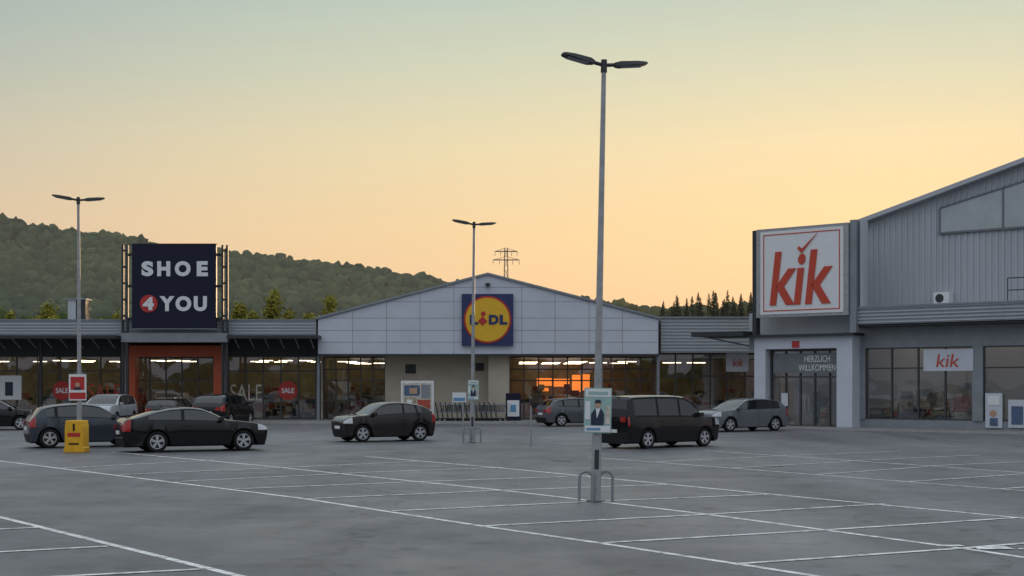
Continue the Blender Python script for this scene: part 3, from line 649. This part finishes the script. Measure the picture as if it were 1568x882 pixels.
    for i,front in ((0,True),(len(st)-1,False)):
        for j in range(NR-1):
            a=rows[i][j];c=rows[i][j+1]
            k=paint
            if front and j in(3,4): k='black'
            if j<3: k='black'
            if not front and j==3: k='black'
            q=[a,c,(c[0],-c[1],c[2]),(a[0],-a[1],a[2])]
            if abs(a[1])<1e-6: q=q[:3]
            if abs(c[1])<1e-6: q=[a,c,(a[0],-a[1],a[2])]
            b.add(q,[tuple(range(len(q)))],k)
    b.obj('body',g_,smooth=26,merge=True)
    for nme,s,sg in (('wheel_fl',wf,1),('wheel_fr',wf,-1),('wheel_rl',wr,1),('wheel_rr',wr,-1)):
        w=MB(); X=L/2-s*L; yo=Wd/2-.015; n=28
        prof=[(.66,-.02),(.70,0.0),(.93,.0),(.985,-.03),(1,-.06),(1,-.17),(.97,-.2),(.6,-.2)]
        for a,c in zip(prof[:-1],prof[1:]):
            for i in range(n):
                t0=2*math.pi*i/n;t1=2*math.pi*(i+1)/n
                w.add([(X+a[0]*rw*math.cos(t0),sg*(yo+a[1]),rw+a[0]*rw*math.sin(t0)),(X+c[0]*rw*math.cos(t0),sg*(yo+c[1]),rw+c[0]*rw*math.sin(t0)),(X+c[0]*rw*math.cos(t1),sg*(yo+c[1]),rw+c[0]*rw*math.sin(t1)),(X+a[0]*rw*math.cos(t1),sg*(yo+a[1]),rw+a[0]*rw*math.sin(t1))],[(0,1,2,3)],'tire')
        w.cyl((X,sg*(yo-.19),rw),(X,sg*(yo-.07),rw),rw*.66,rw*.66,'rimd',n)
        w.cyl((X,sg*(yo-.06),rw),(X,sg*(yo-.015),rw),rw*.14,rw*.12,'rim',12)
        for i in range(n):
            t0=2*math.pi*i/n;t1=2*math.pi*(i+1)/n
            vv=[(X+rw*q*math.cos(t),sg*(yo-.018),rw+rw*q*math.sin(t)) for q,t in((.59,t0),(.70,t0),(.70,t1),(.59,t1))]
            w.add(vv,[(0,1,2,3)],'rim')
        for i in range(5):
            for dd in (-.16,.16):
                t=2*math.pi*i/5+.3+dd; d=Vector((math.cos(t),0,math.sin(t))); e=Vector((-math.sin(t),0,math.cos(t)))
                w.obox(Vector((X,sg*(yo-.035),rw))+d*rw*.36,d*rw*.25,Vector((0,.014,0)),e*rw*.055,'rim')
        w.obj(nme,g_)
    d=MB(); H6=kd['belt'][0]*H
    for sg in (1,-1):
        X=L/2-(kd['cowl']+.055)*L; yy=sg*(Wd/2+.06)
        d.obox((X,yy,H6+.09),(.07,sg*.02,0),(0,.10,0),(.01,0,.065),paint); d.obox((X+.0,sg*(Wd/2-.06),H6+.04),(.03,0,0),(0,.07,0),(0,0,.02),'black')
        for sh in [kd['seam'][1]-.045,(kd['seam'][2] if len(kd['seam'])>2 else .7)-.04][: (1 if L<3.9 or kind=='coupe' else 2)]:
            d.obox((L/2-sh*L,sg*(Wd/2-.003),H6-.12),(.09,0,0),(0,.02,0),(0,0,.014),paint)
    d.obj('mirrors_and_handles',g_,bevel=.012)
    d=MB(); fx=rows[0][4][0]; bx=rows[-1][5][0]
    d.box(fx-.0,fx+.015,-.26,.26,.33*H,.33*H+.11,'plate'); zpl=.40*H if kind!='van' else .3*H
    d.box(bx-.02,bx-.0,-.26,.26,zpl,zpl+.11,'plate'); 
    for sg in(1,-1): d.box(bx-.012,bx+.02,sg*.62*Wd/2-.13,sg*.62*Wd/2+.13,.5*H,.60*H,'tl')
    xg=L/2-kd['rr']*L+.1
    d.cyl((xg,0,.96*H),(xg-.12,0,.97*H+.16),.012,.006,'black',5)
    d.obj('licence_plates_and_trim',g_)
    return g_
def paint(name,c,metal=.0,rough=.14,coat=.5): M[name]=mat(name,c,rough,metal,.04,2,spec=.25,coat=coat); return name
pb=paint('black_car_paint',(.004,.004,.005)); pbr=paint('brown_black_paint',(.020,.014,.014)); pg=paint('grey_car_paint',(.10,.105,.115),.2,.25); pbl=paint('slate_blue_paint',(.05,.06,.075),.2,.25)
pw=paint('silver_white_paint',(.45,.47,.50),.1,.3); pvan=paint('van_dark_paint',(.005,.005,.006)); pgr=paint('medium_grey_paint',(.15,.16,.175),.2,.25)
car('parked_car',-10.35,44.3,26,'coupe',pb,4.65,1.83,1.42,2.75,.335,.85)
car('parked_car',px(587,51.8),51.8,180+28,'mini',pbr,3.70,1.72,1.49,2.31,.32,.70)
car('parked_van',px(1010,47.0),47.0,38,'van',pvan,4.4,1.79,1.78,2.68,.32,.88)
car('parked_car',px(1135,62.8),62.8,180+30,'hatch',pgr,4.35,1.8,1.5,2.62,.33,.85)
car('parked_car',px(885,70.5),70.5,22,'hatch',pg,4.2,1.78,1.46,2.6,.32,.8)
car('parked_car',px(132,47.2),47.2,27,'hatch',pbl,3.95,1.78,1.50,2.52,.33,.78)
car('parked_pickup',px(180,73.6)+.0,72.0,-92,'suv',pw,4.6,1.85,1.62,2.8,.34,.85)
car('parked_car',px(263,72),72,88,'hatch',pb,4.2,1.78,1.46,2.6,.32,.8)
car('parked_car',px(343,70.5),70.5,80,'suv',pb,4.5,1.86,1.66,2.7,.35,.85)
car('parked_car',px(-14,64),64.5,10,'hatch',pb,4.2,1.8,1.46,2.6,.33,.8)
# ------------------------------------------------------------ vegetation
bm=bmesh.new(); bmesh.ops.create_icosphere(bm,subdivisions=2,radius=1); iv=np.array([v.co[:] for v in bm.verts]); iF=np.array([[v.index for v in f.verts] for f in bm.faces]); bm.free()
def mesh_np(name,V,Fc,mk):
    me=bpy.data.meshes.new(name); V=np.asarray(V,dtype=np.float32).reshape(-1,3); Fc=np.asarray(Fc,dtype=np.int32); k=Fc.shape[1]
    me.vertices.add(len(V)); me.vertices.foreach_set('co',V.ravel()); me.loops.add(Fc.size); me.loops.foreach_set('vertex_index',Fc.ravel())
    me.polygons.add(len(Fc)); me.polygons.foreach_set('loop_start',np.arange(0,Fc.size,k,dtype=np.int32)); me.materials.append(M[mk]); me.update(calc_edges=True); me.validate()
    return link(bpy.data.objects.new(name,me))
def blobs(name,pts,mk,jit=.28):
    n=len(pts); nv=len(iv); V=np.empty((n,nv,3))
    for i,(x,y,z,r,h) in enumerate(pts):
        k=1+np.random.uniform(-jit,jit,(nv,1)); a=random.uniform(0,6.28); c,s=math.cos(a),math.sin(a)
        q=iv*k; V[i,:,0]=x+r*(q[:,0]*c-q[:,1]*s); V[i,:,1]=y+r*(q[:,0]*s+q[:,1]*c); V[i,:,2]=z+h*q[:,2]
    Fc=(iF[None]+(np.arange(n)*nv)[:,None,None]).reshape(-1,3)
    return mesh_np(name,V,Fc,mk)
RU=[-900,-300,0,60,130,200,205,260,340,420,500,560,620,680,760,930,985,1020,1150,1600,2600]
RV=[300,322,332,345,358,362,364,378,384,396,405,412,422,432,448,464,474,480,486,488,488]
def hillz(x,y):
    u=CX+x/900*F; zr_=(HZ-np.interp(u,RU,RV))*900/F+2.15-5
    t=(y-330)/(900-330)
    if t<0: return -1
    if t>1: return zr_*max(0,1-(t-1)*1.5)
    return zr_*(t**1.15)+ (2.5*math.sin(x*.03+y*.02)+3*math.sin(x*.011-y*.017))*t*(1-t)*3
nx_,ny_=90,40; vs=[];fs=[]
for j in range(ny_):
    for i in range(nx_):
        x=-750+1500*i/(nx_-1); y=320+950*j/(ny_-1); vs.append((x,y,hillz(x,y)))
for j in range(ny_-1):
    for i in range(nx_-1): a=j*nx_+i; fs.append((a,a+1,a+nx_+1,a+nx_))
me=bpy.data.meshes.new('forested_hill'); me.from_pydata(vs,[],fs); me.materials.append(M['hill']); me.update(); link(bpy.data.objects.new('forested_hill',me))
pts=[]
y=440.0
while y<925:
    x=-440*(y/900)-30; xm=160*(y/900)+10
    while x<xm:
        xx=x+random.uniform(-3,3); yy=y+random.uniform(-3,3); r=random.uniform(2.0,4.8); h=r*random.uniform(.9,1.35)
        z=hillz(xx,yy)
        if (z-2)/yy*F>86 and random.random()>.06: pts.append((xx,yy,z+h*.55,r,h))
        x+=4.9
    y+=8.0
blobs('hillside_forest',pts,'forest',.33)
pts=[(x+random.uniform(-1,1),-60+random.uniform(-6,6),random.uniform(.5,4.5),random.uniform(1.5,2.8),random.uniform(1.5,3)) for x in np.arange(-110,110,1.2)]
blobs('offscreen_reflection_trees',pts,'forest',.35)  # unseen trees behind the camera, added to shape reflections in panes and car paint
def leaf_tree(name,x,y,h,rad,mk='leaf',n=3000,z0=0,base=.3):
    g_=Grp(name,(x,y,z0)); b=MB(); b.cyl((0,0,0),(0,0,h*.6),.12,.06,'trunk',8)
    cl=[]
    for i in range(16):
        t=random.uniform(base,1); a=random.uniform(0,6.28); rr=rad*math.sin(min(1,(1.06-t)/(1-base))*2.2)*random.uniform(.3,.9)
        p=Vector((math.cos(a)*rr,math.sin(a)*rr,h*t*.95)); cl.append((p,rad*random.uniform(.25,.5))); b.cyl((0,0,max(.2,h*t*.7)),p,.04,.01,'trunk',5)
    b.obj('trunk',g_)
    V=[];Fc=[]
    for i in range(n):
        c,r=random.choice(cl); d=Vector((random.gauss(0,1),random.gauss(0,1),random.gauss(0,1.3)))*r*.5; p=c+d
        a=Vector((random.gauss(0,1),random.gauss(0,1),random.gauss(0,1))).normalized(); q=a.orthogonal().normalized(); s=random.uniform(.08,.18)
        k=len(V); V+=[p-a*s,p+q*s*.6,p+a*s,p-q*s*.6]; Fc.append((k,k+1,k+2,k+3))
    me=bpy.data.meshes.new('crown'); me.from_pydata(V,[],Fc); me.materials.append(M[mk]); o=link(bpy.data.objects.new('crown',me)); o.parent=g_.e
for u,v,w in ((368,462,17),(424,446,22),(507,455,18),(474,476,11),(172,455,16),(72,470,18),(388,476,14),(445,470,12),(90,478,14),(20,476,16),(44,482,14),(150,478,12)):
    D=random.uniform(108,120); leaf_tree('young_tree',px(u,D),D,pz(v,D),w*D/F*1.25,base=.45)
pts=[]
for x in np.arange(-60,-13,.7): 
    top=6.6 if x<-40 else (6.0 if x<-22 else 4.9)
    for q in range(3): pts.append((x+random.uniform(-1,1),random.uniform(122,134),random.uniform(3,top+1.0),random.uniform(.7,1.4),random.uniform(.8,1.6)))
blobs('hedge_row',pts,'forest',jit=.45)
V=[];Fc=[]
def conifer(x,y,h):
    r=h*.19
    for i in range(1300):
        t=random.random()**.8; a=random.uniform(0,6.28); lay=(t*14)%1; rr=r*(1-t)**.85*(1.1-.4*lay)*random.uniform(.4,1.05)
        p=Vector((x+math.cos(a)*rr,y+math.sin(a)*rr,h*(.08+.92*t))); d=Vector((math.cos(a),math.sin(a),-.35)); q=Vector((-math.sin(a),math.cos(a),0)); s=h*.04*random.uniform(.6,1.3)*(1.2-t)
        k=len(V); V.extend([p-d*s,p+q*s*.6,p+d*s,p-q*s*.6]); Fc.append((k,k+1,k+2,k+3))
for i in range(40):
    u=1012+i*5.8+random.uniform(-5,5); D=random.uniform(190,225); v=np.interp(u,[1005,1030,1060,1095,1140,1240],[472,460,452,446,452,444])+random.uniform(-6,14); conifer(px(u,D),D,pz(v,D))
mesh_np('pine_tree_row',[tuple(p) for p in V],Fc,'conif')
pts=[]
for i in range(170):
    u=random.uniform(915,1200); D=random.uniform(228,250); v=np.interp(u,[915,960,1000,1040,1150,1200],[462,468,474,470,468,468])+random.uniform(0,22); r=random.uniform(1.0,2.2); pts.append((px(u,D),D,pz(v,D)-r*.6,r,r*.9))
blobs('distant_deciduous_trees',pts,'conif',jit=.4)
# ------------------------------------------------------------ pylon
D=480; s_=D/F; gY=Grp('power_pylon',(px(775,D),D,0)); b=MB(); zt_=pz(380,D)
for sx_ in(-1,1):
    for sy in (-1,1): b.cyl((sx_*1.2,sy*1.2,0),(sx_*.5,sy*.5,zt_),.2,.16,'dark',5)
for k in range(14):
    z=zt_*k/14; z2=zt_*(k+1)/14; w=1.2-.7*k/14; w2=1.2-.7*(k+1)/14
    b.cyl((-w,-w,z),(w2,-w2,z2),.1,.1,'dark',4); b.cyl((w,-w,z),(-w2,-w2,z2),.1,.1,'dark',4)
for v,w in ((385,17),(398,20)):
    z=pz(v,D); b.cyl((-w*s_,0,z),(w*s_,0,z),.2,.2,'dark',5); b.cyl((-w*s_,0,z),(0,0,z+1.2),.1,.1,'dark',4); b.cyl((w*s_,0,z),(0,0,z+1.2),.1,.1,'dark',4)
    for q in(-1,-.5,.5,1): b.cyl((q*w*s_,0,z),(q*w*s_,0,z-1.6),.12,.12,'dark',4)
b.obj('lattice_mast',gY)
# ------------------------------------------------------------ evening haze between the shops and the hill (real scattering volume)
m=bpy.data.materials.new('valley_haze'); m.use_nodes=True; nt=m.node_tree; nt.nodes.clear(); o=nt.nodes.new('ShaderNodeOutputMaterial'); vs_=nt.nodes.new('ShaderNodeVolumeScatter'); vs_.inputs['Color'].default_value=(.92,.97,1,1); vs_.inputs['Density'].default_value=.00038; vs_.inputs['Anisotropy'].default_value=.3; nt.links.new(vs_.outputs[0],o.inputs['Volume']); M['haze']=m
b=MB(); b.box(-260,260,150,425,.5,80,'haze'); b.obj('evening_haze')
